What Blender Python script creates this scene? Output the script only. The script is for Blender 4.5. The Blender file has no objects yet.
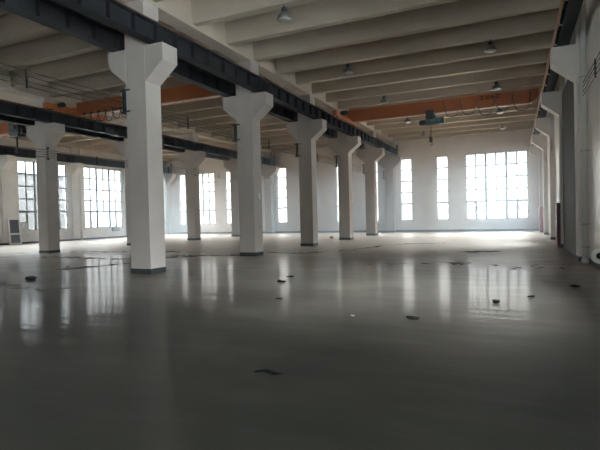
import bpy, bmesh, math, random
from mathutils import Vector, Matrix
random.seed(7)
C = bpy.context.scene.collection
SC = bpy.context.scene

# ---------------------------------------------------------------- measures
W, D = 0.723, 0.638                 # column section: across the hall, along the hall
XA, XB = 0.0, -11.786               # left faces of the two column rows
XR, XRW = 11.892, 12.12             # inner face of right wall columns, right wall
XL = -23.643                        # left wall
XLC = XL + 0.22                     # inner face of left wall columns
YE, Y0 = 30.65, -16.5               # far wall, wall behind the viewpoint
ZT, ZB, ZM, CB = 6.465, 5.988, 5.465, 0.639   # corbel heights and reach
ZLB, ZRIB, ZS = 7.77, 7.87, 8.62    # longitudinal beam, rib, slab undersides
WZ0, WZ1 = 1.0, 6.29                # window sill and head

# ---------------------------------------------------------------- materials
def new_mat(name):
    m = bpy.data.materials.new(name); m.use_nodes = True
    nt = m.node_tree
    return m, nt, nt.nodes['Principled BSDF']

def noise(nt, scale, detail=4, stretch=None, coord='Object', dist=0.0):
    tc = nt.nodes.new('ShaderNodeTexCoord'); mp = nt.nodes.new('ShaderNodeMapping')
    n = nt.nodes.new('ShaderNodeTexNoise')
    n.inputs['Scale'].default_value = scale; n.inputs['Detail'].default_value = detail
    n.inputs['Distortion'].default_value = dist
    if stretch: mp.inputs['Scale'].default_value = stretch
    nt.links.new(tc.outputs[coord], mp.inputs['Vector']); nt.links.new(mp.outputs['Vector'], n.inputs['Vector'])
    return n

def ramp(nt, src, stops):
    r = nt.nodes.new('ShaderNodeValToRGB')
    e = r.color_ramp.elements
    while len(e) < len(stops): e.new(0.5)
    for k, (p, c) in enumerate(stops):
        e[k].position = p; e[k].color = (c[0], c[1], c[2], 1)
    nt.links.new(src, r.inputs['Fac'])
    return r

def flat(name, col, rough=0.6, metal=0.0, var=0.12, scale=6.0, bump=0.0, stretch=None, spec=0.5):
    m, nt, b = new_mat(name)
    n = noise(nt, scale, 5, stretch)
    lo = [c * (1 - var) for c in col]; hi = [min(1, c * (1 + var)) for c in col]
    r = ramp(nt, n.outputs['Fac'], [(0.3, lo), (0.7, hi)])
    nt.links.new(r.outputs['Color'], b.inputs['Base Color'])
    b.inputs['Roughness'].default_value = rough; b.inputs['Metallic'].default_value = metal
    b.inputs['Specular IOR Level'].default_value = spec
    if bump:
        bp = nt.nodes.new('ShaderNodeBump'); bp.inputs['Strength'].default_value = bump
        bp.inputs['Distance'].default_value = 0.02
        nt.links.new(n.outputs['Fac'], bp.inputs['Height']); nt.links.new(bp.outputs['Normal'], b.inputs['Normal'])
    return m

M = {}
M['plaster'] = flat('white_plaster', (0.84, 0.81, 0.77), 0.85, var=0.05, scale=1.2, bump=0.05, spec=0.2)
M['satin'] = flat('white_satin_wall_paint', (0.86, 0.82, 0.78), 0.3, var=0.04, scale=1.2, bump=0.03, spec=0.8)
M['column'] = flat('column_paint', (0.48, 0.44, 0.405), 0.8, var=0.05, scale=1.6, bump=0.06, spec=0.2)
M['ceil'] = flat('ceiling_concrete', (0.49, 0.425, 0.345), 0.9, var=0.06, scale=0.9, spec=0.2)
M['band'] = flat('grey_green_skirting_paint', (0.035, 0.043, 0.043), 0.6, var=0.15)
M['steel'] = flat('slate_steel_paint', (0.022, 0.0235, 0.027), 0.65, var=0.2, scale=3, spec=0.15)
M['rail'] = flat('rusted_rail', (0.12, 0.05, 0.035), 0.6, var=0.3, scale=9)
M['orange'] = flat('orange_crane_paint', (0.42, 0.13, 0.035), 0.5, var=0.1, scale=2)
M['busbar'] = flat('orange_conductor_sleeve', (0.55, 0.26, 0.13), 0.45, var=0.15, scale=8)
M['dark'] = flat('dark_motor_paint', (0.03, 0.045, 0.05), 0.5, var=0.15)
M['teal'] = flat('grey_teal_paint', (0.07, 0.12, 0.13), 0.5, var=0.12)
M['cable'] = flat('black_cable', (0.02, 0.02, 0.022), 0.6, var=0.1)
M['wire'] = flat('grey_copper_wire', (0.055, 0.05, 0.046), 0.5, var=0.1)
M['white_plastic'] = flat('white_plastic', (0.72, 0.72, 0.69), 0.45, var=0.05)
M['ceramic'] = flat('pale_insulator', (0.55, 0.54, 0.5), 0.5, var=0.1)
M['alu'] = flat('spun_aluminium', (0.62, 0.61, 0.58), 0.35, metal=0.9, var=0.08)
M['lamp_body'] = flat('dull_lamp_aluminium', (0.16, 0.155, 0.15), 0.4, metal=0.4, var=0.08)
M['flange'] = flat('pale_flange_edge', (0.55, 0.5, 0.44), 0.5, var=0.05)
M['lamp_glass'] = flat('lamp_glass', (0.42, 0.41, 0.39), 0.12, var=0.03)
M['frame'] = flat('brown_window_frame', (0.10, 0.095, 0.09), 0.5, var=0.12)
M['red'] = flat('dark_red_cabinet_paint', (0.12, 0.016, 0.024), 0.45, var=0.1)
M['hazed_red'] = flat('hazed_red_cabinet_paint', (0.36, 0.10, 0.12), 0.45, var=0.08)  # cabinet red made paler, distance haze painted into the colour
M['grey_box'] = flat('blue_grey_box_paint', (0.17, 0.22, 0.24), 0.5, var=0.08)
M['sheet'] = flat('white_plastic_sheet', (0.75, 0.75, 0.74), 0.5, var=0.05)
M['sash_paint'] = flat('bright_white_sash_paint', (0.88, 0.88, 0.86), 0.4, var=0.03)
M['dark_pane'] = flat('dusty_dark_glass', (0.10, 0.095, 0.11), 0.3, var=0.25, scale=10)
M['brick'] = None
M['scrap'] = flat('dark_scrap', (0.018, 0.016, 0.014), 0.9, var=0.3, spec=0.05)
M['paper'] = flat('pale_paper_scrap', (0.30, 0.285, 0.25), 0.8, var=0.1)
M['leafy'] = flat('tree_leaves', (0.13, 0.14, 0.11), 0.7, var=0.2, scale=4)
M['bark'] = flat('tree_bark', (0.10, 0.075, 0.055), 0.9, var=0.2)
M['asphalt'] = flat('yard_concrete', (0.32, 0.33, 0.33), 0.9, var=0.1)
M['ink'] = flat('black_lettering', (0.008, 0.008, 0.008), 0.95, var=0.05, spec=0.0)
M['brass'] = flat('worn_orange_brick', (0.42, 0.16, 0.08), 0.8, var=0.15)

# corrugated grey steel cladding
m, nt, b = new_mat('grey_corrugated_steel')
n = noise(nt, 1.5, 4)
r = ramp(nt, n.outputs['Fac'], [(0.3, (0.095, 0.092, 0.086)), (0.7, (0.12, 0.116, 0.108))])
nt.links.new(r.outputs['Color'], b.inputs['Base Color']); b.inputs['Roughness'].default_value = 0.6
M['clad'] = m

# brick for the building across the yard
m, nt, b = new_mat('grey_brick')
tc = nt.nodes.new('ShaderNodeTexCoord'); br = nt.nodes.new('ShaderNodeTexBrick')
mp = nt.nodes.new('ShaderNodeMapping'); mp.inputs['Rotation'].default_value = (math.pi/2, 0, math.pi/2)
br.inputs['Color1'].default_value = (0.034, 0.033, 0.031, 1); br.inputs['Color2'].default_value = (0.028, 0.027, 0.026, 1)
br.inputs['Mortar'].default_value = (0.022, 0.022, 0.022, 1); br.inputs['Scale'].default_value = 1.3
nt.links.new(tc.outputs['Object'], mp.inputs['Vector']); nt.links.new(mp.outputs['Vector'], br.inputs['Vector'])
nt.links.new(br.outputs['Color'], b.inputs['Base Color']); b.inputs['Roughness'].default_value = 0.9
M['brick'] = m

# window glass: clear pane with a weak reflection and a little dust
m, nt, b = new_mat('window_glass')
nt.nodes.remove(b)
out = nt.nodes['Material Output']
tr = nt.nodes.new('ShaderNodeBsdfTransparent'); gl = nt.nodes.new('ShaderNodeBsdfGlossy')
mx = nt.nodes.new('ShaderNodeMixShader'); fr = nt.nodes.new('ShaderNodeFresnel')
tr.inputs['Color'].default_value = (0.90, 0.93, 0.94, 1); gl.inputs['Roughness'].default_value = 0.03
fr.inputs['IOR'].default_value = 1.3
nt.links.new(fr.outputs['Fac'], mx.inputs['Fac']); nt.links.new(tr.outputs[0], mx.inputs[1]); nt.links.new(gl.outputs[0], mx.inputs[2])
nt.links.new(mx.outputs[0], out.inputs['Surface'])
M['glass'] = m

# floor: dark polished concrete, dusty and matt farther off; light falloff painted into its colour
m, nt, b = new_mat('polished_concrete_floor')
tc = nt.nodes.new('ShaderNodeTexCoord')
sep = nt.nodes.new('ShaderNodeSeparateXYZ'); nt.links.new(tc.outputs['Object'], sep.inputs[0])
n1 = noise(nt, 0.35, 6, (0.6, 1.0, 1.0), dist=0.6)
n2 = noise(nt, 2.2, 6, (0.5, 1.2, 1.0), dist=0.4)
n3 = noise(nt, 22, 3)
n4 = noise(nt, 1.7, 4, (0.35, 1.6, 1.0), dist=0.3)
def math_node(op, a, bb):
    k = nt.nodes.new('ShaderNodeMath'); k.operation = op
    for i, v in enumerate((a, bb)):
        if isinstance(v, (int, float)): k.inputs[i].default_value = v
        else: nt.links.new(v, k.inputs[i])
    return k.outputs[0]
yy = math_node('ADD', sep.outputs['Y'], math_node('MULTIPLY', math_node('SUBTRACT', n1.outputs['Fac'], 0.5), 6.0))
mr = nt.nodes.new('ShaderNodeMapRange'); mr.interpolation_type = 'SMOOTHSTEP'
mr.inputs['From Min'].default_value = 1.5; mr.inputs['From Max'].default_value = 10.0
nt.links.new(yy, mr.inputs['Value'])
dust = mr.outputs['Result']
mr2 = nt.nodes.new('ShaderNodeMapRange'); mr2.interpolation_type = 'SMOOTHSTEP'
mr2.inputs['From Min'].default_value = -6.3; mr2.inputs['From Max'].default_value = 13.0  # colour grade: dust plus painted light falloff, dim near and bright far
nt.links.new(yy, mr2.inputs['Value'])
c_near_dim = ramp(nt, n2.outputs['Fac'], [(0.3, (0.008, 0.008, 0.0065)), (0.7, (0.012, 0.0115, 0.0095))])
c_dust_lit = ramp(nt, n2.outputs['Fac'], [(0.3, (0.42, 0.365, 0.305)), (0.7, (0.54, 0.495, 0.43))])
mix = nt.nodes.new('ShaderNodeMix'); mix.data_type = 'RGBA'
nt.links.new(mr2.outputs['Result'], mix.inputs['Factor']); nt.links.new(c_near_dim.outputs['Color'], mix.inputs['A']); nt.links.new(c_dust_lit.outputs['Color'], mix.inputs['B'])
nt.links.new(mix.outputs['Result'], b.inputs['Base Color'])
rg = math_node('ADD', math_node('MULTIPLY', dust, 0.30), math_node('ADD', 0.05, math_node('MULTIPLY', n2.outputs['Fac'], 0.12)))
b.inputs['Roughness'].default_value = 0.5
b.inputs['Specular IOR Level'].default_value = 0.05
cw = math_node('SUBTRACT', 0.26, math_node('MULTIPLY', dust, 0.20))
nt.links.new(cw, b.inputs['Coat Weight']); b.inputs['Coat IOR'].default_value = 1.5
nt.links.new(rg, b.inputs['Coat Roughness'])
hh = math_node('ADD', math_node('MULTIPLY', n4.outputs['Fac'], 1.0), math_node('MULTIPLY', n3.outputs['Fac'], 0.03))
bp = nt.nodes.new('ShaderNodeBump'); bp.inputs['Strength'].default_value = 0.22; bp.inputs['Distance'].default_value = 0.03
nt.links.new(hh, bp.inputs['Height']); nt.links.new(bp.outputs['Normal'], b.inputs['Normal']); nt.links.new(bp.outputs['Normal'], b.inputs['Coat Normal'])
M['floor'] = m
M['dirt'] = flat('brown_dirt', (0.065, 0.05, 0.04), 0.9, var=0.35, scale=8)

# ---------------------------------------------------------------- geometry helpers
class MB:
    def __init__(s): s.bm = bmesh.new()
    def box(s, x0, x1, y0, y1, z0, z1, bevel=0.0):
        g = bmesh.ops.create_cube(s.bm, size=1.0)
        for v in g['verts']:
            v.co = Vector(((x0+x1)/2 + v.co.x*(x1-x0), (y0+y1)/2 + v.co.y*(y1-y0), (z0+z1)/2 + v.co.z*(z1-z0)))
        if bevel:
            es = list({e for v in g['verts'] for e in v.link_edges})
            bmesh.ops.bevel(s.bm, geom=es, offset=bevel, segments=2, affect='EDGES', profile=0.6)
        return s
    def prism(s, pts, a0, a1, axis='Y', bevel=0.0):
        # outline in the plane across the axis (x,z for Y; y,z for X; x,y for Z), extruded from a0 to a1
        def P(u, v, a): return {'Y': (u, a, v), 'X': (a, u, v), 'Z': (u, v, a)}[axis]
        A = [s.bm.verts.new(P(u, v, a0)) for u, v in pts]; B = [s.bm.verts.new(P(u, v, a1)) for u, v in pts]
        fs = [s.bm.faces.new(A), s.bm.faces.new(B[::-1])]
        for i in range(len(pts)):
            j = (i+1) % len(pts); fs.append(s.bm.faces.new((A[j], A[i], B[i], B[j])))
        if bevel:
            es = list({e for f in fs for e in f.edges})
            bmesh.ops.bevel(s.bm, geom=es, offset=bevel, segments=1, affect='EDGES')
        return s
    def tube(s, pts, r, seg=8, caps=True):
        pts = [Vector(p) for p in pts]; rings = []
        up = Vector((0, 0, 1))
        for i, p in enumerate(pts):
            t = (pts[min(i+1, len(pts)-1)] - pts[max(i-1, 0)]).normalized()
            a = t.cross(up if abs(t.z) < 0.95 else Vector((1, 0, 0))).normalized(); b_ = t.cross(a).normalized()
            rr = r[i] if isinstance(r, (list, tuple)) else r
            rings.append([s.bm.verts.new(p + a*math.cos(2*math.pi*k/seg)*rr + b_*math.sin(2*math.pi*k/seg)*rr) for k in range(seg)])
        for q, w_ in zip(rings, rings[1:]):
            for k in range(seg):
                f = s.bm.faces.new((q[k], q[(k+1) % seg], w_[(k+1) % seg], w_[k])); f.smooth = True
        if caps:
            s.bm.faces.new(rings[0][::-1]); s.bm.faces.new(rings[-1])
        return s
    def lathe(s, prof, cx, cy, seg=20, axis='Z', cz=0):
        rings = []
        for r, h in prof:
            ring = []
            for k in range(seg):
                a = 2*math.pi*k/seg
                if axis == 'Z': co = (cx + r*math.cos(a), cy + r*math.sin(a), h)
                elif axis == 'X': co = (h, cx + r*math.cos(a), cy + r*math.sin(a))
                else: co = (cx + r*math.cos(a), h, cy + r*math.sin(a))
                ring.append(s.bm.verts.new(co))
            rings.append(ring)
        for q, w_ in zip(rings, rings[1:]):
            for k in range(seg):
                f = s.bm.faces.new((q[k], q[(k+1) % seg], w_[(k+1) % seg], w_[k])); f.smooth = True
        s.bm.faces.new(rings[0][::-1]); s.bm.faces.new(rings[-1])
        return s
    def mesh(s, name, mat, origin=(0, 0, 0)):
        bmesh.ops.recalc_face_normals(s.bm, faces=s.bm.faces)
        if any(origin): bmesh.ops.translate(s.bm, verts=s.bm.verts, vec=-Vector(origin))
        me = bpy.data.meshes.new(name); s.bm.to_mesh(me); s.bm.free()
        if mat: me.materials.append(M[mat])
        return me
    def build(s, name, mat, parent=None, origin=(0, 0, 0)):
        # origin: world position of the parent, so that mesh data given in world units lands in place
        return link(name, s.mesh(name, mat, origin), parent)

def link(name, me, parent=None, loc=None):
    o = bpy.data.objects.new(name, me); C.objects.link(o)
    if parent: o.parent = parent
    if loc: o.location = loc
    return o
def tag(o, label=None, cat=None, group=None, kind=None):
    if label: o['label'] = label
    if cat: o['category'] = cat
    if group: o['group'] = group
    if kind: o['kind'] = kind
    return o
def thing(name, label, cat, loc=(0, 0, 0), group=None, rot=(0, 0, 0), kind=None):
    o = bpy.data.objects.new(name, None); C.objects.link(o); o.location = loc; o.rotation_euler = rot
    o.empty_display_size = 0.3
    return tag(o, label, cat, group, kind)
def dup(root, loc, label=None):
    r = root.copy(); C.objects.link(r); r.location = loc
    if label: r['label'] = label
    for ch in list(root.children):
        c = ch.copy(); C.objects.link(c); c.parent = r
        for g in list(ch.children):
            d = g.copy(); C.objects.link(d); d.parent = c
    return r

# ---------------------------------------------------------------- the shell
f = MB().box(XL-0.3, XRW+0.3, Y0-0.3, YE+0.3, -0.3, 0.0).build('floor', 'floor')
tag(f, 'grey polished concrete floor, dusty toward the far wall, light falloff painted in', 'floor', kind='structure')
g_ = MB().box(-90, 90, -70, 140, -0.6, -0.3).build('ground', 'asphalt')
tag(g_, 'pale concrete yard outside the tall windows', 'ground', kind='structure')

def wall(name, axis, a, b, u0, u1, holes, z1, label, mat='plaster'):
    mb = MB()
    def bx(p, q, z0, zz):
        if axis == 'X': mb.box(a, b, p, q, z0, zz)
        else: mb.box(p, q, a, b, z0, zz)
    u = u0
    for p, q in sorted(holes):
        bx(u, p, 0, z1); bx(p, q, 0, WZ0); bx(p, q, WZ1, z1); u = q
    bx(u, u1, 0, z1)
    return tag(mb.build(name, mat), label, 'wall', kind='structure')

LEFT = [(13.35, 17.62), (19.36, 23.70), (25.4, 29.7), (7.4, 11.65), (1.45, 5.7), (-4.5, -0.25)]
END = [(-22.36, -18.0), (-16.55, -15.68), (-13.6, -12.73), (-10.66, -9.78), (-7.63, -6.76), (-4.60, -3.73), (-1.67, -0.80),
       (1.31, 2.17), (4.34, 5.16), (6.66, 11.13)]
END = [(a - 0.11, b_) for a, b_ in END]
REAR_FILL = [(6.66, 11.13)]  # unseen window, added to light the hall from behind
RIGHT_FILL = [(-6.1, -0.3), (-12.2, -6.5), (12.75, 15.2), (18.75, 21.2), (24.75, 27.2)]  # unseen windows, added along the right wall for more daylight
H = ZS + 0.25
wall('wall_left', 'X', XL-0.3, XL, Y0, YE, LEFT, H, 'white left wall with the big gridded windows')
wall('wall_back', 'Y', YE, YE+0.3, XL-0.3, XRW+0.3, END, H, 'white far end wall with narrow and wide tall windows')
wall('wall_right', 'X', XRW, XRW+0.3, Y0, YE, RIGHT_FILL, H, 'white right wall behind the wall columns', 'satin')
wall('wall_front', 'Y', Y0-0.3, Y0, XL-0.3, XRW+0.3, REAR_FILL, H, 'white end wall behind the viewpoint')

tag(MB().box(XL, XL+0.012, Y0, YE, 0, 0.14).build('baseboard_left', 'band'), 'dark grey green band along the foot of the left wall', 'baseboard', kind='structure')
tag(MB().box(XL+0.02, XRW-0.02, YE-0.012, YE, 0, 0.17).build('baseboard_back', 'band'), 'dark grey green band along the foot of the far wall', 'baseboard', kind='structure')
tag(MB().box(XRW-0.012, XRW, Y0, YE-0.02, 0, 0.14).build('baseboard_right', 'band'), 'dark grey green band along the foot of the right wall', 'baseboard', kind='structure')

# ceiling: slab, cross ribs every two metres, long beams over the column rows and walls
ce = MB().box(XL-0.3, XRW+0.3, Y0-0.3, YE+0.3, ZS, ZS+0.25).build('ceiling', 'ceil')
tag(ce, 'warm grey concrete ceiling with deep cross ribs', 'ceiling', kind='structure')
LB = [(XL, XL+0.4), (XB+0.16, XB+W-0.0), (XA+0.16, XA+W), (XRW-0.35, XRW)]
for x0, x1 in LB:
    MB().box(x0, x1, Y0, YE, ZLB, ZS).build('long_beam', 'ceil', ce)
spans = [(LB[0][1], LB[1][0]), (LB[1][1], LB[2][0]), (LB[2][1], LB[3][0])]
k = 0
y = -15.75
while y < YE-0.3:
    for x0, x1 in spans:
        MB().prism([(y+0.02, ZRIB), (y+0.28, ZRIB), (y+0.34, ZS), (y-0.04, ZS)], x0, x1, 'X').build('rib', 'ceil', ce)
    y += 2.0

# ---------------------------------------------------------------- windows
GR = [(0.0, 1.42)]
def window(idx, axis, inner, sign, u0, u1, label):
    """frame stands 0.12 m behind the inner wall face; sign points outdoors"""
    t0, t1 = sorted((inner + sign*0.12, inner + sign*0.18))
    tg = inner + sign*0.15
    wide = (u1-u0) > 2
    def bx(mb, p, q, z0, z1, grow=0.0):
        if axis == 'X': mb.box(t0-grow, t1+grow, p, q, z0, z1)
        else: mb.box(p, q, t0-grow, t1+grow, z0, z1)
    cx = ((inner + sign*0.15), (u0+u1)/2, 0) if axis == 'X' else ((u0+u1)/2, inner + sign*0.15, 0)
    w = thing('window_%d' % idx, label, 'window', cx, None, kind='structure')
    zr = [WZ0, 2.42, 3.39, 4.36, 5.33, WZ1]
    fr_ = MB(); e = 0.055
    bx(fr_, u0, u0+e, WZ0, WZ1); bx(fr_, u1-e, u1, WZ0, WZ1); bx(fr_, u0+e, u1-e, WZ0, WZ0+e); bx(fr_, u0+e, u1-e, WZ1-e, WZ1)
    fr_.build('window_frame', 'frame', w, cx)
    bars = MB()
    for i, z in enumerate(zr[1:-1]):
        h = 0.075 if i == 0 else 0.05
        bx(bars, u0+e, u1-e, z-h, z+h)
    if wide:
        n = 6; s = (u1-u0)/n
        for k in range(1, n):
            thick = k in (2, 4)
            h = 0.085 if thick else 0.052
            for z0, z1 in zip(zr, zr[1:]):
                if k == 3 and z0 == WZ0: continue
                lo = 0.075 if z0 == 2.42 else 0.05
                hh_ = h
                if z0 == WZ0: hh_ = max(h, 0.09)
                bx(bars, u0+k*s-hh_, u0+k*s+hh_, z0 + (e if z0 == WZ0 else lo), z1 - (e if z1 == WZ1 else (0.075 if z1 == 2.42 else 0.05)), 0.004 if thick else 0.0)
    bars.build('glazing_bars', 'frame', w, cx)
    pn = MB()
    if axis == 'X': pn.box(tg-0.003, tg+0.003, u0+0.02, u1-0.02, WZ0+0.02, WZ1-0.02)
    else: pn.box(u0+0.02, u1-0.02, tg-0.003, tg+0.003, WZ0+0.02, WZ1-0.02)
    pn.build('glass', 'glass', w, cx)
    # daylight portal: samples the sky through this opening, gives off no light of its own
    ld = bpy.data.lights.new('window_portal', 'AREA'); ld.shape = 'RECTANGLE'
    ld.size = u1-u0; ld.size_y = WZ1-WZ0; ld.cycles.is_portal = True
    lo_ = bpy.data.objects.new('window_portal', ld); C.objects.link(lo_)
    zc = (WZ0+WZ1)/2
    pos = Vector((inner+sign*0.29, (u0+u1)/2, zc)) if axis == 'X' else Vector(((u0+u1)/2, inner+sign*0.29, zc))
    d = Vector((-sign, 0, 0)) if axis == 'X' else Vector((0, -sign, 0))
    lo_.location = pos; lo_.rotation_euler = d.to_track_quat('-Z', 'Z').to_euler()
    return w

lab_left = ['wide gridded window of the left wall, farthest left in view, half hidden by a column', 'wide gridded window of the left wall with a blue grey box below it',
            'wide left wall window next to the far corner, behind the nearest column', 'left wall window one bay nearer than the leaning sash',
            'left wall window out of view, fourth from the far corner' ]
wi = 1
for k, (a, b_) in enumerate(LEFT):
    lab = lab_left[k] if k < 4 else 'left wall gridded window outside the picture, bay %s from the far corner' % ['fifth', 'sixth', 'seventh', 'eighth'][k-4]
    window(wi, 'X', XL, -1, a, b_, lab); wi += 1
lab_end = ['wide gridded far wall window in the left bay, crossed by a column', 'narrow far wall window just right of the left bay wide window',
           'narrow far wall window hidden behind the second nearest column', 'narrow far wall window between the second and third nearest columns',
           'narrow far wall window hidden behind the third nearest column', 'narrow far wall window showing as a slit left of the fourth column',
           'narrow far wall window showing as a thin slit right of the fifth column', 'narrow far wall window just right of the last column in the row',
           'narrow far wall window below the crane hoist, left of the widest window', 'wide bright gridded far wall window at the right end']
for k, (a, b_) in enumerate(END):
    window(wi, 'Y', YE, 1, a, b_, lab_end[k]); wi += 1
for k, (a, b_) in enumerate(REAR_FILL):
    window(wi, 'Y', Y0, -1, a, b_, 'wide unseen window added in the end wall behind the viewpoint'); wi += 1
for k, (a, b_) in enumerate(RIGHT_FILL):
    window(wi, 'X', XRW, 1, a, b_, ('added right wall window, unseen behind the %s right wall column' % ['second', 'third', 'fourth'][k-2]) if k > 1 else 'wide unseen window added to the right wall beside the viewpoint, ' + ['nearer', 'farther'][k] + ' from the white pipes'); wi += 1

# ---------------------------------------------------------------- columns
def corbel_pts(x, s):
    return [(x, ZM), (x + s*CB, ZB), (x + s*CB, ZT), (x, ZT)]
PR = {}
PR['shaft'] = MB().box(0, W, 0, D, 0.0, ZLB, 0.012).mesh('shaft', 'column')
PR['cl'] = MB().prism(corbel_pts(0, -1), 0.0, D, 'Y', 0.01).mesh('corbel', 'column')
PR['cr'] = MB().prism(corbel_pts(W, 1), 0.0, D, 'Y', 0.01).mesh('corbel', 'column')
PR['band'] = MB().box(-0.008, W+0.008, -0.008, D+0.008, 0, 0.15).mesh('base_band', 'band')
mb = MB()
mb.box(-0.12, -0.05, -0.03, 0.10, 4.62, 5.34)
for z in (4.66, 5.27): mb.box(-0.05, 0.16, -0.05, -0.012, z, z+0.045).box(-0.22, -0.12, 0.0, 0.06, z, z+0.045)
PR['brkl'] = mb.mesh('cable_bracket', 'dark')
mb = MB()
mb.box(W+0.06, W+0.10, 0.05, 0.10, 4.66, 5.30)
for z in (4.70, 5.24): mb.box(W, W+0.17, 0.05, 0.10, z, z+0.03)
PR['brkr'] = mb.mesh('cable_bracket', 'dark')
CZ = (4.79, 4.91, 5.03, 5.15)
PR['ins'] = MB().lathe([(0.03, -0.045), (0.045, -0.03), (0.03, 0), (0.045, 0.03), (0.03, 0.045)], 0, 0, 10, 'X').mesh('insulator', 'ceramic')
def insulators(parent, x, y):
    for z in CZ: link('insulator', PR['ins'], parent, (x, y, z))
PR['box'] = MB().box(W, W+0.05, 0.30, 0.42, 2.28, 2.52, 0.006).mesh('switch_box', 'white_plastic')

def column(x, y, label, side, box=False, group='free standing columns'):
    t = thing('concrete_column', label, 'column', (x, y, 0), group, kind='thing')
    link('shaft', PR['shaft'], t); link('corbel', PR['cl'], t); link('corbel', PR['cr'], t); link('base_band', PR['band'], t)
    br_ = link('cable_bracket', PR['brk'+side], t); insulators(br_, -0.17 if side == 'l' else W+0.12, 0.075)
    if box: link('switch_box', PR['box'], t)
    return t
la = ['nearest and largest white column with a wide flared head, left of centre', 'second nearest white column of the long row, tiny switch box on its right face',
      'third white column of the long row, between two blank stretches of end wall', 'fourth white column of the long row, orange scrap at its foot',
      'fifth white column of the long row, last one standing clear of the end wall', 'white column of the long row built against the far end wall']
for i in range(6):
    column(XA, 6.0*i, la[i], 'l', i in (1, 3))
lb_ = ['white column at far left standing in front of the leftmost window', 'white column of the back row mostly hidden behind the nearest column',
       'white column of the back row standing before the wide far window', 'white column of the back row, just left of the second nearest column',
       'white column of the back row against the end wall, seen past the second nearest column']
for i in range(5):
    column(XB, 5.95 + 6.0*i, lb_[i], 'r')

# wall columns: a shallow shaft against the wall with one corbel
def wall_column(x, s, y, label, group):
    """s = +1: stands on the right wall and reaches toward -x"""
    t = thing('wall_column', label, 'column', (x, y, 0), group, kind='thing')
    dep = (XRW - XR) if s > 0 else (XLC - XL)
    key = 'w%d' % s
    if key not in PR:
        a, b_ = (0, dep) if s > 0 else (-dep, 0)
        PR[key] = MB().box(a, b_, 0, D, 0, ZLB, 0.01).mesh('shaft', 'plaster')
        PR[key+'c'] = MB().prism([(0, ZM), (-s*CB, ZB), (-s*CB, ZT), (0, ZT)], 0.0, D, 'Y', 0.01).mesh('corbel', 'plaster')
        PR[key+'b'] = MB().box(a - (0.008 if s > 0 else 0), b_ + (0 if s > 0 else 0.008), -0.008, D+0.008, 0, 0.14).mesh('base_band', 'band')
        mb = MB(); mb.box(0.06, 0.12, -0.10, -0.06, 4.66, 5.30)
        for z in (4.70, 5.24): mb.box(0.06, 0.12, -0.17, 0.0, z, z+0.03)
        PR[key+'k'] = mb.mesh('cable_bracket', 'ceramic')
    link('shaft', PR[key], t); link('corbel', PR[key+'c'], t); link('base_band', PR[key+'b'], t)
    if s > 0:
        br_ = link('cable_bracket', PR[key+'k'], t); insulators(br_, 0.09, -0.13)
    return t
lr = ['nearest right wall column with a flared bracket, beside the white downpipe', 'right wall column with the dark red cabinet at its foot',
      'third right wall column, between the two red cabinets', 'fourth right wall column, just in front of the far red cabinet',
      'right wall column in the far corner beside the widest window']
for i in range(5): wall_column(XR, 1, 5.83 + 6*i, lr[i], 'right wall columns')
ll = ['left wall column left of the leftmost window, above the leaning sash', 'left wall column between the two left wall windows, a pipe beside it',
      'left wall column right of the window with the blue grey box', 'left wall column in the far left corner']
for i in range(4): wall_column(XLC, -1, 11.95 + 6*i, ll[i], 'left wall columns')

# ---------------------------------------------------------------- crane runways
BZ0, BZ1 = ZT, 7.0
def runway(x, label, y1=30.3, bus=0):
    t = thing('crane_runway_beam', label, 'crane beam', (x, 0, 0), 'crane runway beams', kind='thing')
    o = (x, 0, 0)
    hw = 0.16
    MB().box(x-hw, x+hw, -16.3, y1, BZ0, BZ0+0.025).box(x-hw, x+hw, -16.3, y1, BZ1-0.025, BZ1).box(x-0.012, x+0.012, -16.3, y1, BZ0+0.025, BZ1-0.025).build('beam', 'steel', t, o)
    if 'stf' not in PR:
        PR['stf'] = MB().box(-hw+0.015, -0.012, 0, 0.02, BZ0+0.025, BZ1-0.025).box(0.012, hw-0.015, 0, 0.02, BZ0+0.025, BZ1-0.025).mesh('stiffener', 'steel')
    yy_ = -12.75
    while yy_ < y1:
        link('stiffener', PR['stf'], t, (0, yy_, 0)); yy_ += 0.85
    MB().prism([(x-0.05, BZ1), (x+0.05, BZ1), (x+0.045, BZ1+0.02), (x+0.012, BZ1+0.03), (x+0.012, BZ1+0.075), (x+0.035, BZ1+0.085), (x+0.035, BZ1+0.11),
                (x-0.035, BZ1+0.11), (x-0.035, BZ1+0.085), (x-0.012, BZ1+0.075), (x-0.012, BZ1+0.03), (x-0.045, BZ1+0.02)], -16.3, y1, 'Y').build('rail', 'rail', t, o)
    MB().box(x-0.10, x+0.10, y1-0.35, y1-0.05, BZ1+0.11, BZ1+0.16).box(x-0.07, x+0.07, y1-0.17, y1-0.05, BZ1+0.16, BZ1+0.46).build('end_stop', 'steel', t, o)
    if bus:
        for k in range(3):
            zc_ = 6.60 + 0.09*k; xc = x + bus*(hw + 0.08)
            MB().box(xc-0.014, xc+0.014, -16.3, y1, zc_-0.02, zc_+0.02).build('conductor_bar', 'busbar', t, o)
        hm_ = MB().box(*sorted((bus*0.013, bus*(hw+0.062))), 0, 0.05, 6.53, 6.56).box(*sorted((bus*(hw+0.04), bus*(hw+0.06))), 0, 0.05, 6.53, 6.83).mesh('conductor_hanger', 'alu')
        yy_ = -12.8
        while yy_ < y1:
            link('conductor_hanger', hm_, t, (0, yy_, 0)); yy_ += 1.7
    return t
AX = XA + W + 0.33
runway(AX, 'dark slate steel beam carried on the right corbels of the long column row')
runway(XA-0.33, 'dark slate steel beam carried on the left corbels of the long column row')
runway(XB+W+0.33, 'dark slate steel beam on the near side corbels of the back column row')
runway(XB-0.33, 'dark slate steel beam on the far side corbels of the back column row')
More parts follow.
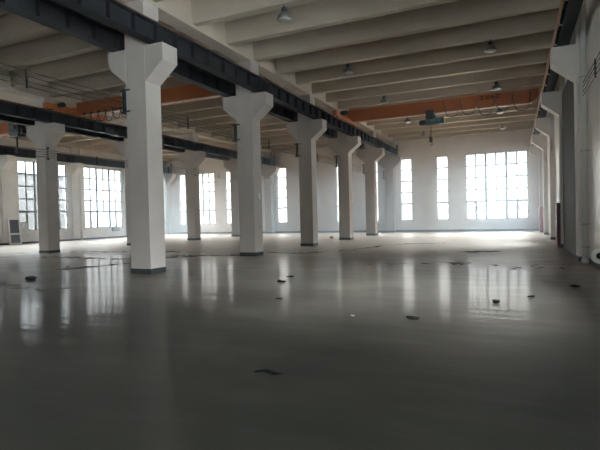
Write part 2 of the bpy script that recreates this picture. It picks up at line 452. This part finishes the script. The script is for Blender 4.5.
runway(XR-0.33, 'dark steel beam with an orange conductor along the right wall', bus=-1)
runway(XLC+0.33, 'dark steel beam along the left wall over the windows')
RT = BZ1 + 0.11

# ---------------------------------------------------------------- overhead cranes
def crane(x0, x1, yc, label, fest0, fest1, loops, dip, letter=False, motor=True, fz=7.45):
    t = thing('overhead_crane', label, 'crane', (x0, yc, 0), 'orange bridge cranes', kind='thing')
    o = (x0, yc, 0)
    gz0, gz1 = 7.03, 7.72
    gx0, gx1 = x0+0.20, x1-0.20
    g = MB()
    g.prism([(gx0, gz0+0.30), (gx0+0.35, gz0), (gx1-0.35, gz0), (gx1, gz0+0.30), (gx1, gz1), (gx0, gz1)], yc-0.2, yc+0.2, 'Y', 0.006)
    girder = g.build('girder', 'orange', t, o)
    MB().box(gx0+0.4, gx1-0.4, yc-0.23, yc-0.201, gz0-0.04, gz0+0.005).build('pale_edge_strip', 'flange', t, o)  # thin pale strip along the girder's lower near edge
    for x in (x0, x1):
        e = MB().box(x-0.13, x+0.13, yc-1.9, yc+1.9, RT+0.05, RT+0.33, 0.015).box(x-0.2, x+0.2, yc-0.3, yc+0.3, RT+0.33, RT+0.37)
        eo = e.build('end_truck', 'orange', t, o)
        for s in (-1, 1):
            MB().lathe([(0.10, x-0.06), (0.145, x-0.055), (0.13, x-0.04), (0.13, x+0.04), (0.145, x+0.055), (0.10, x+0.06)], yc+s*1.55, RT+0.132, 18, 'X').build('wheel', 'dark', eo, o)
    if motor:
        MB().lathe([(0.10, x0+0.14), (0.13, x0+0.17), (0.13, x0+0.5), (0.09, x0+0.55)], yc-1.2, RT+0.28, 14, 'X').build('drive_motor', 'dark', t, o)
    # festoon cable on the near face
    fc = MB(); pts = []
    n = loops; step = (fest1-fest0)/n
    for k in range(n):
        d_ = dip*(0.8+0.35*random.random())
        for j in range(13):
            u = j/12.0
            pts.append((fest0 + step*(k+u), yc-0.30, fz - d_*(1-(2*u-1)**4)))
    fc.tube(pts, 0.024 if letter else 0.015, 6)
    fc.build('festoon_cable', 'cable', t, o)
    for k in range(n+1):
        x = fest0 + step*k
        MB().box(x-0.04, x+0.04, yc-0.33, yc-0.2, fz, fz+0.08).build('cable_trolley', 'dark', t, o)
    if letter:
        lt = MB(); x = letter
        for k in range(4):
            for (a, b_, c, d_) in random.sample([(0, .2, 0, .035), (0, .2, .09, .125), (0, .2, .165, .2), (0, .035, 0, .2), (.085, .12, 0, .2), (.165, .2, 0, .2)], 4):
                lt.box(x+a, x+b_, yc-0.206, yc-0.2, gz1-0.27+c, gz1-0.27+d_)
            x += 0.27
        lo2 = lt.build('lettering', 'ink', t, o); lo2['label'] = 'black lettering on the girder'
    return t

def hoist(x, yc, label, drop, sc=1.0, rope_r=0.03, pend=False, dz=0.0, mats=('teal', 'dark'), housing=False):
    t = thing('electric_hoist', label, 'hoist', (x, yc, 0), 'crane hoists', kind='thing')
    o = (x, yc, -dz)
    A_, B_ = mats
    MB().lathe([(0.17, x-0.25), (0.20, x-0.22), (0.20, x+0.45), (0.17, x+0.48)], yc, 6.62, 18, 'X').build('drum', A_, t, o)
    MB().lathe([(0.10, x-0.62), (0.15, x-0.58), (0.15, x-0.32), (0.12, x-0.25)], yc, 6.60, 16, 'X').build('motor', 'dark', t, o)
    MB().box(x+0.48, x+0.72, yc-0.16, yc+0.16, 6.44, 6.78, 0.02).build('control_box', A_, t, o)
    if housing: MB().box(x-0.30, x+0.47, yc-0.24, yc+0.22, 6.30, 6.95, 0.02).build('housing', B_, t, o)
    tr_ = MB().box(x-0.22, x+0.22, yc-0.34, yc-0.28, 6.72, 7.2).box(x-0.22, x+0.22, yc+0.28, yc+0.34, 6.72, 7.2).box(x-0.22, x+0.22, yc-0.34, yc+0.34, 6.70, 6.76).build('trolley', 'dark', t, o)
    for s in (-1, 1):
        for dx in (-0.13, 0.13):
            MB().lathe([(0.06, yc+s*0.215), (0.06, yc+s*0.285)], x+dx, 7.093, 14, 'Y').build('wheel', 'dark', tr_, o)
    rp = MB()
    for dx in (-0.03, 0.05): rp.tube([(x+dx, yc, 6.5), (x+dx*0.8, yc, drop+0.45)], rope_r*0.5, 6)
    rp.build('rope', 'cable', t, o)
    MB().box(x-0.085, x+0.085, yc-0.05, yc+0.05, drop+0.18, drop+0.47, 0.02).build('hook_block', 'dark', t, o)
    hk = [(x, yc, drop+0.2)] + [(x + 0.07*math.sin(a), yc, drop+0.06+0.07*math.cos(a)) for a in [i*0.45 for i in range(0, 10)]]
    MB().tube(hk, 0.022, 8).build('hook', 'dark', t, o)
    if pend:
        MB().tube([(x+0.6, yc, 6.46), (x+0.62, yc, 5.4), (x+0.6, yc, 4.6)], 0.012, 6).box(x+0.56, x+0.64, yc-0.03, yc+0.03, 4.3, 4.62).build('pendant_control', 'cable', t, o)
    return t

crane(AX, XR-0.33, 16.6, 'orange bridge crane crossing the right bay under the ceiling', 6.75, 11.0, 5, 0.8, letter=8.55)
hoist(6.0, 16.6, 'dark teal hoist hanging from the crane of the right bay', 5.32)
crane(XB+W+0.33, XA-0.33, 7.6, 'orange bridge crane of the middle bay, seen behind the nearest column', -9.9, -6.4, 7, 0.45, fz=7.05)
crane(XLC+0.33, XB-0.33, 8.9, 'orange bridge crane of the left bay, its underside at the left edge', -22.5, -18.6, 5, 0.5)
hoist(-16.45, 8.28, 'dark hoist of the left bay, above the leftmost window', 5.2, rope_r=0.06, dz=0.32, mats=('cable', 'cable'), housing=True)

# ---------------------------------------------------------------- cable bundles along the rows
def bundle(x, ys, label, ylo=-16.4, yhi=None):
    t = thing('cable_bundle', label, 'cable', (x, 0, 0), 'cable runs', kind='thing')
    o = (x, 0, 0)
    ys = sorted(ys); sup = [ylo] + ys
    for z in CZ:
        mb = MB(); pts = []
        for a, b_ in zip(sup, sup[1:]):
            L = b_-a; s = 0.06*(L/6)
            for j in range(8):
                u = j/8.0; pts.append((x, a+L*u, z - s*4*u*(1-u)))
        pts.append((x, sup[-1], z))
        mb.tube(pts, 0.011, 5); mb.build('cable', 'wire', t, o)
    for a, b_ in zip(sup, sup[1:]):
        if b_-a < 3: continue
        m_ = (a+b_)/2; s = 0.06*((b_-a)/6)
        MB().box(x-0.02, x+0.02, m_-0.015, m_+0.015, CZ[0]-s-0.04, CZ[-1]-s+0.05).build('spacer', 'cable', t, o)
    return t
bundle(XA-0.17, [-12, -6] + [6*i+0.075 for i in range(6)], 'four dark cables strung along the left side of the long column row')
bundle(XB+W+0.12, [-12, -6, 0] + [6.025+6*i for i in range(5)], 'four dark cables strung along the right side of the back column row')
bundle(XR+0.09, [-12, -6, 0, 5.70], 'four thin dark cables running along the right wall to its nearest column')

# ---------------------------------------------------------------- high bay lamps
def lamp_proto():
    t = thing('high_bay_lamp', '', 'lamp', (0, 0, 7.6), 'ceiling lamps', kind='thing')
    MB().lathe([(0.21, -0.16), (0.22, -0.155), (0.20, -0.06), (0.14, 0.03), (0.08, 0.06), (0.07, 0.06)], 0, 0, 20).build('reflector', 'lamp_body', t)
    MB().lathe([(0.02, -0.21), (0.12, -0.20), (0.19, -0.175), (0.20, -0.16)], 0, 0, 20).build('lens', 'lamp_glass', t)
    MB().lathe([(0.06, 0.055), (0.085, 0.06), (0.085, 0.18), (0.05, 0.20)], 0, 0, 14).build('ballast_housing', 'dark', t)
    MB().tube([(0, 0, 0.19), (0, 0, 0.275)], 0.015, 6).build('rod', 'dark', t)
    return t
lamp = None
ordn = ['first', 'second', 'third', 'fourth', 'fifth']
LY = [2.40, 8.40, 14.40, 20.40, 26.40]
for x, nm in ((3.97, 'left'), (9.45, 'right')):
    for k, y in enumerate(LY):
        l_ = 'dull round ceiling lamp, %s from the front in the %s line' % (ordn[k], nm)
        if lamp is None:
            lamp = lamp_proto(); lamp.location = (x, y+0.0, 7.6); lamp['label'] = l_
        else: dup(lamp, (x, y, 7.6), l_)

# ---------------------------------------------------------------- right wall fittings
p_ = MB()
tag(p_.tube([(12.0, 5.25, 0.12), (12.0, 5.25, 7.6)], 0.085, 16).build('downpipe', 'white_plastic'), 'thick white downpipe in front of the nearest right wall column', 'pipe')
pc = bpy.data.objects['downpipe']
MB().tube([(12.0, 5.25, 0.0), (12.0, 5.25, 0.13)], 0.10, 16).build('pipe_foot', 'white_plastic', pc)
for z in (0.45, 1.1, 3.2, 5.3):
    MB().lathe([(0.086, z), (0.10, z+0.003), (0.10, z+0.04), (0.086, z+0.043)], 12.0, 5.25, 16).box(12.0, XRW, 5.235, 5.265, z+0.005, z+0.035).build('pipe_clamp', 'ceramic', pc)
st = thing('wall_pipe_stub', 'white pipe end sticking out of the right wall near the floor', 'pipe', (12.0, 2.35, 0.46), kind='thing')
o = (12.0, 3.75, 0.40)
pts = [(12.12, 3.95, 0.40), (12.02, 3.92, 0.40), (11.96, 3.82, 0.40), (11.94, 3.70, 0.40)]
MB().tube(pts, 0.15, 20).build('pipe_elbow', 'white_plastic', st, o)
MB().lathe([(0.16, 3.65), (0.18, 3.655), (0.18, 3.71), (0.16, 3.715)], 11.94, 0.40, 20, 'Y').build('flange', 'white_plastic', st, o)
MB().lathe([(0.05, 3.635), (0.075, 3.648), (0.06, 3.652)], 11.94, 0.40, 20, 'Y').build('opening', 'scrap', st, o)

def corr(y0, y1, x, z0, z1, pitch=0.2, dep=0.035):
    mb = MB(); v = []; y = y0
    while y < y1-1e-4:
        for u, d_ in ((0, 0), (0.4, 0), (0.5, dep), (0.9, dep)):
            v.append((x-d_, min(y+u*pitch, y1)))
        y += pitch
    v += [(x, y1), (x+0.05, y1), (x+0.05, y0)]
    return mb.prism([(a, b_) for a, b_ in v], z0, z1, 'Z')
dr = thing('steel_sliding_door', 'tall grey corrugated steel door filling the bay beside the nearest wall column', 'door', (12.03, 6.5, 0), kind='thing')
corr(6.50, 11.80, 12.03, 0.10, 6.30).build('door_leaf', 'clad', dr, (12.03, 6.5, 0))
MB().box(11.975, 12.08, 6.50, 11.8, 0.02, 0.10).build('bottom_rail', 'band', dr, (12.03, 6.5, 0))

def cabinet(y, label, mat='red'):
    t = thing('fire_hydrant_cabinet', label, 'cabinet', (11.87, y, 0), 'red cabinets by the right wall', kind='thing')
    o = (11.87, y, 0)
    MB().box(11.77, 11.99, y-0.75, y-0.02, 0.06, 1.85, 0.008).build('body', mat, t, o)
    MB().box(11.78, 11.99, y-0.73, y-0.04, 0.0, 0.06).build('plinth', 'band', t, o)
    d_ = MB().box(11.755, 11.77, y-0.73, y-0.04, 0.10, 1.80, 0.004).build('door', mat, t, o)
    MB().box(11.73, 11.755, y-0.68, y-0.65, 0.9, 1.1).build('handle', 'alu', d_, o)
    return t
cabinet(12.6, 'dark red cabinet standing upright by the second right wall column')
cabinet(28.2, 'red cabinet painted paler with haze by the right wall near the far corner', 'hazed_red')

# ---------------------------------------------------------------- left wall fittings
def wpipe(x, y, r, label, z1=7.7, wall_dir=None):
    o_ = MB().tube([(x, y, 0.0), (x, y, z1)], r, 12).build('downpipe', 'white_plastic')
    tag(o_, label, 'pipe')
    for z in (0.6, 2.6, 4.6):
        MB().lathe([(r, z), (r+0.012, z+0.003), (r+0.012, z+0.04), (r, z+0.043)], x, y, 12).build('pipe_clamp', 'ceramic', o_)
wpipe(-23.52, 18.82, 0.075, 'pale downpipe on the left wall between the two gridded windows', 7.7)
wpipe(-23.54, 30.1-0.45, 0.07, 'pale downpipe in the far left corner', 7.7)

# leaning sash
sx = thing('window_sash', 'unmounted white window sash with two dark panes leaning under the leftmost window', 'window sash', (-23.17, 12.2, 0.0), rot=(0, math.radians(-5), math.radians(0)), kind='thing')
sw, sh = 0.95, 1.95
F_ = 0.12
fm = MB().box(-0.03, 0.03, 0, F_, 0, sh).box(-0.03, 0.03, sw-F_, sw, 0, sh)
for z in (0.0, 0.72, sh-F_): fm.box(-0.03, 0.03, F_, sw-F_, z, z+F_)
fm.build('sash_frame', 'sash_paint', sx)
MB().box(-0.008, 0.008, F_-0.01, sw-F_+0.01, F_-0.01, 0.73).build('pane', 'dark_pane', sx)
MB().box(-0.008, 0.008, F_-0.01, sw-F_+0.01, 0.83, sh-F_+0.01).build('pane', 'dark_pane', sx)

# sheet hanging on the sill
bm = bmesh.new(); N = 12; grid = {}
for i in range(N+1):
    for j in range(N+1):
        u, v = i/N, j/N
        y = 13.2 + 0.95*u; z = 1.65 - 1.1*v
        x = XL + 0.02 + 0.10*(1-abs(2*u-1)) + 0.05*math.sin(9*u+3*v) + 0.07*v + 0.02*math.sin(17*v)
        y += 0.05*math.sin(5*v) + (0.22*(1-v) if u < 0.5 else -0.30*(1-v)**1.5)*abs(2*u-1)
        grid[i, j] = bm.verts.new((max(x, XL+0.03), y, z))
for i in range(N):
    for j in range(N):
        fc_ = bm.faces.new((grid[i, j], grid[i+1, j], grid[i+1, j+1], grid[i, j+1])); fc_.smooth = True
me = bpy.data.meshes.new('plastic_sheet'); bm.to_mesh(me); bm.free(); me.materials.append(M['sheet'])
sh_ = link('plastic_sheet', me); sm = sh_.modifiers.new('thick', 'SOLIDIFY'); sm.thickness = 0.012
tag(sh_, 'crumpled white plastic sheet hung below the leftmost window', 'sheet')

eb = thing('electrical_box', 'small blue grey box on the wall below a left wall window', 'box', (XL+0.07, 22.7, 0.62), kind='thing')
MB().box(-0.07, 0.08, -0.42, 0.42, 0.0, 0.36, 0.01).build('body', 'grey_box', eb)
MB().box(0.08, 0.095, -0.38, 0.38, 0.03, 0.33, 0.004).build('door', 'grey_box', eb)

# conduits on the end wall columns
for x, y, l_ in ((XA-0.04, 30.2, 'thin conduit with a switch box on the last column of the long row'), (XB+W+0.04, 30.15, 'thin conduit with a switch box on the last column of the back row')):
    t = thing('wall_conduit', l_, 'conduit', (x, y, 0), kind='thing')
    MB().tube([(x, y, 0.3), (x, y, 4.6)], 0.02, 8).build('conduit', 'ceramic', t, (x, y, 0))
    MB().box(x-0.04, x+0.04, y-0.14, y+0.06, 1.3, 1.7, 0.005).build('switch_box', 'ceramic', t, (x, y, 0))

# ---------------------------------------------------------------- litter and dirt on the floor
def scrap(x, y, s, mat, label, name='floor_scrap', cat='litter', el=(1.0, 0.5, 0.25), rz=0.0):
    s *= 0.72
    bm = bmesh.new(); bmesh.ops.create_icosphere(bm, subdivisions=2, radius=1.0)
    for v in bm.verts:
        q = 0.65 + 0.6*random.random()
        v.co = Vector((v.co.x*el[0]*s*q, v.co.y*el[1]*s*q, max(-0.0, (v.co.z+0.75)*el[2]*s*q)))
    zmin = min(v.co.z for v in bm.verts)
    for v in bm.verts: v.co.z -= zmin
    me = bpy.data.meshes.new(name); bm.to_mesh(me); bm.free(); me.materials.append(M[mat])
    o_ = link(name, me, None, (x, y, 0)); o_.rotation_euler = (0, 0, rz)
    return tag(o_, label, cat, 'floor litter')
scrap(-1.76, -1.86, 0.24, 'scrap', 'dark clod on the floor left of the nearest column foot', el=(1, .7, .3), rz=0.3)
scrap(4.92, 0.38, 0.13, 'scrap', 'small dark scrap on the floor right of the second column, farther of a pair', rz=0.4)
scrap(5.15, -0.55, 0.17, 'scrap', 'small dark scrap on the floor right of the second column, nearer of a pair', rz=0.2)
scrap(9.86, -1.94, 0.08, 'scrap', 'dark dot of rubble within the reflection of the widest window', el=(1, .9, .6))
scrap(8.80, -3.60, 0.14, 'scrap', 'flat dark scrap in front of the narrow window reflections', rz=0.1)
scrap(10.42, -1.17, 0.10, 'scrap', 'small scrap right of the widest window reflection', rz=0.5)
scrap(11.25, 0.31, 0.13, 'scrap', 'curled scrap on the floor below the white downpipe', rz=0.2)
scrap(6.14, -2.63, 0.10, 'scrap', 'thin scrap at the near end of a narrow window reflection', el=(1, .4, .2), rz=0.5)
scrap(7.9, -3.66, 0.05, 'paper', 'tiny pale paper bit on the dark floor at centre', el=(1, .8, .3))
scrap(-1.25, 19.95, 0.22, 'brass', 'orange brown lump at the foot of the fourth column', el=(1, .8, .5))
scrap(2.2, 7.3, 0.10, 'paper', 'pale chip on the dusty floor before the third column', el=(1, .6, .3))
scrap(-3.9, 1.1, 0.12, 'paper', 'pale crumb on the floor left of the nearest column', el=(1, .7, .3))
tw = MB().tube([(7.80, -6.50, 0.012), (7.90, -6.44, 0.02), (8.0, -6.47, 0.016), (8.10, -6.45, 0.012)], [0.006, 0.013, 0.018, 0.004], 6).build('twig', 'ink')
tag(tw, 'short black twig lying on the dark floor nearest the viewer', 'litter')

def trail(pts, w, n, label, mat='dirt', name='dirt_trail'):
    """irregular flat crumbs along a path"""
    mb = MB(); bm = mb.bm
    P = [Vector((a, b_, 0)) for a, b_ in pts]
    for k in range(int(n*0.9)):
        t_ = random.random()*(len(P)-1); i = int(t_); u = t_-i
        c = P[i].lerp(P[i+1], u) + Vector((random.gauss(0, w), random.gauss(0, w), 0))
        d_ = (P[i+1]-P[i]).normalized(); a = math.atan2(d_.y, d_.x) + random.gauss(0, 0.35)
        L = 0.05 + abs(random.gauss(0, 0.16)); wd = 0.012 + abs(random.gauss(0, 0.03)); h = 0.004 + 0.018*random.random()
        vs = []
        for j in range(7):
            q = 2*math.pi*j/7; r_ = 0.7+0.5*random.random()
            x, y = L*math.cos(q)*r_, wd*math.sin(q)*r_
            vs.append(bm.verts.new((c.x + x*math.cos(a)-y*math.sin(a), c.y + x*math.sin(a)+y*math.cos(a), 0.001)))
        top = bm.verts.new((c.x, c.y, h))
        for j in range(7): bm.faces.new((vs[j], vs[(j+1) % 7], top))
    o_ = mb.build(name, mat)
    return tag(o_, label, 'dirt', None, 'stuff')
trail([(-9.5, 4.3), (-7.0, 4.1), (-4.4, 4.0), (-2.9, 4.7), (-2.0, 5.6)], 0.16, 110, 'brown dirt trail left of the nearest column')
trail([(-10.8, 6.9), (-8.3, 7.2), (-5.5, 7.6), (-3.2, 7.8)], 0.18, 80, 'brown dirt trail in front of the leftmost column')
trail([(-3.3, 5.6), (-2.2, 5.75), (-1.2, 5.9), (-0.2, 6.5)], 0.10, 60, 'dirt streak between the nearest and second columns')
trail([(3.3, 9.4), (4.6, 13.6), (5.6, 14.3), (7.1, 14.9)], 0.2, 70, 'dirt trail before the narrow far windows')
trail([(8.4, 8.9), (9.0, 9.2), (9.5, 9.7)], 0.16, 40, 'dirt smudge before the widest far window')
trail([(-3.4, 0.2), (-2.9, 1.5), (-2.5, 2.9)], 0.12, 45, 'dirt streak beside the nearest column')
trail([(-2.3, -2.6), (-0.5, -2.9), (0.9, -3.2)], 0.10, 40, 'dirt streak across the left window reflections')
trail([(0.2, 8.0), (2.0, 7.4), (3.2, 9.3)], 0.12, 45, 'dirt streak in front of the third column')
trail([(6.0, 3.4), (8.2, 4.6), (10.2, 3.7), (11.4, 4.3)], 0.3, 40, 'faint dirt specks before the grey door')

# ---------------------------------------------------------------- outdoors
bl = thing('brick_building', 'grey brick building across the yard behind the left windows', 'building', (-36, 14, -0.3), kind='thing')
o = (-36, 14, -0.3)
MB().box(-42, -33, 4, 26.5, -0.3, 6.3).build('brick_wall', 'brick', bl, o)
MB().box(-42.1, -32.9, 3.9, 26.6, 6.3, 6.42).build('roof_edge', 'asphalt', bl, o)
def tree(x, y, h, r, label, seed):
    rnd = random.Random(seed)
    t = thing('yard_tree', label, 'tree', (x, y, -0.3), 'trees outside the far wall', kind='thing')
    MB().tube([(0, 0, 0), (0.05, 0.03, h*0.4), (0.0, 0.1, h*0.75)], [0.12, 0.09, 0.04], 8).build('trunk', 'bark', t)
    bm = bmesh.new()
    for k in range(260):
        a = rnd.random()*6.283; u = rnd.uniform(-1, 1); rr = r*rnd.random()**0.4
        c = Vector((rr*math.cos(a)*math.sqrt(1-u*u), rr*math.sin(a)*math.sqrt(1-u*u), h*0.68 + u*rr*0.9))
        s = rnd.uniform(0.08, 0.18); n = Vector((rnd.gauss(0, 1), rnd.gauss(0, 1), rnd.gauss(0, 1))).normalized()
        e1 = n.orthogonal().normalized()*s; e2 = n.cross(e1).normalized()*s*0.6
        bm.faces.new([bm.verts.new(c+e1), bm.verts.new(c+e2), bm.verts.new(c-e1), bm.verts.new(c-e2)])
    me = bpy.data.meshes.new('foliage'); bm.to_mesh(me); bm.free(); me.materials.append(M['leafy'])
    link('foliage', me, t)
tree(7.0, 38, 3.3, 0.8, 'small yard tree outside the left side of the widest far window', 1)
tree(10.9, 39, 3.4, 0.8, 'small yard tree outside the right side of the widest far window', 2)
tree(4.6, 40, 3.2, 0.8, 'small yard tree outside the narrow window below the hoist', 3)
tree(-10.9, 42, 3.4, 0.8, 'small yard tree outside the narrow window between the second and third columns', 4)

# ---------------------------------------------------------------- dusty air
hz_m = bpy.data.materials.new('dusty_air'); hz_m.use_nodes = True
nt = hz_m.node_tree; nt.nodes.remove(nt.nodes['Principled BSDF'])
vs_ = nt.nodes.new('ShaderNodeVolumeScatter'); vs_.inputs['Density'].default_value = 0.012; vs_.inputs['Anisotropy'].default_value = 0.75
vs_.inputs['Color'].default_value = (0.62, 0.82, 1.0, 1)
tc = nt.nodes.new('ShaderNodeTexCoord'); sp = nt.nodes.new('ShaderNodeSeparateXYZ'); nt.links.new(tc.outputs['Object'], sp.inputs[0])
mr = nt.nodes.new('ShaderNodeMapRange'); mr.interpolation_type = 'SMOOTHSTEP'
mr.inputs['From Min'].default_value = 4.0; mr.inputs['From Max'].default_value = 30.0; mr.inputs['To Min'].default_value = 0.0005; mr.inputs['To Max'].default_value = 0.042
nt.links.new(sp.outputs['Y'], mr.inputs['Value']); nt.links.new(mr.outputs['Result'], vs_.inputs['Density'])
nt.links.new(vs_.outputs[0], nt.nodes['Material Output'].inputs['Volume'])
HAZE = True
if HAZE:
    me = MB().box(XL+0.001, XRW-0.001, Y0+0.001, YE-0.001, 0.004, ZS-0.001).mesh('dusty_air', None); me.materials.append(hz_m)
    tag(link('haze', me), 'thin bright dust haze filling the hall toward the windows', 'haze', kind='stuff')

# ---------------------------------------------------------------- daylight
SKY_LOW, SKY_HIGH = 2.6, 26.0
w = bpy.data.worlds.new('overcast_sky'); SC.world = w; w.use_nodes = True
nt = w.node_tree; bg = nt.nodes['Background']
# overcast: hazy and dimmer at the horizon, several times brighter overhead
tc = nt.nodes.new('ShaderNodeTexCoord'); sp = nt.nodes.new('ShaderNodeSeparateXYZ'); nt.links.new(tc.outputs['Generated'], sp.inputs[0])
mr = nt.nodes.new('ShaderNodeMapRange'); mr.interpolation_type = 'SMOOTHSTEP'
mr.inputs['From Min'].default_value = 0.10; mr.inputs['From Max'].default_value = 0.55
mr.inputs['To Min'].default_value = SKY_LOW; mr.inputs['To Max'].default_value = SKY_HIGH
nt.links.new(sp.outputs['Z'], mr.inputs['Value']); nt.links.new(mr.outputs['Result'], bg.inputs['Strength'])
bg.inputs['Color'].default_value = (0.96, 0.985, 1.0, 1)

# ---------------------------------------------------------------- camera
cd = bpy.data.cameras.new('camera'); cam = bpy.data.objects.new('camera', cd); C.objects.link(cam)
pitch, roll, yaw = -0.017141, -0.024169, 0.423706
fw = Vector((-math.sin(yaw)*math.cos(pitch), math.cos(yaw)*math.cos(pitch), math.sin(pitch)))
rt = Vector((math.cos(yaw), math.sin(yaw), 0)); up = rt.cross(fw)
r2 = rt*math.cos(roll) + up*math.sin(roll); u2 = up*math.cos(roll) - rt*math.sin(roll)
cam.matrix_world = Matrix(((r2.x, u2.x, -fw.x, 10.1734), (r2.y, u2.y, -fw.y, -10.576), (r2.z, u2.z, -fw.z, 1.5288), (0, 0, 0, 1)))
cd.sensor_width = 36.0; cd.lens = 476.95*36/600; cd.clip_end = 500
SC.camera = cam

SC.view_settings.view_transform = 'Standard'; SC.view_settings.look = 'None'
SC.view_settings.exposure = 0.95; SC.view_settings.gamma = 1.0; SC.view_settings.use_curve_mapping = False
SC.cycles.use_denoising = True
SC.cycles.max_bounces = 12; SC.cycles.diffuse_bounces = 6; SC.cycles.glossy_bounces = 4; SC.cycles.transparent_max_bounces = 16
SC.cycles.caustics_reflective = False; SC.cycles.caustics_refractive = False
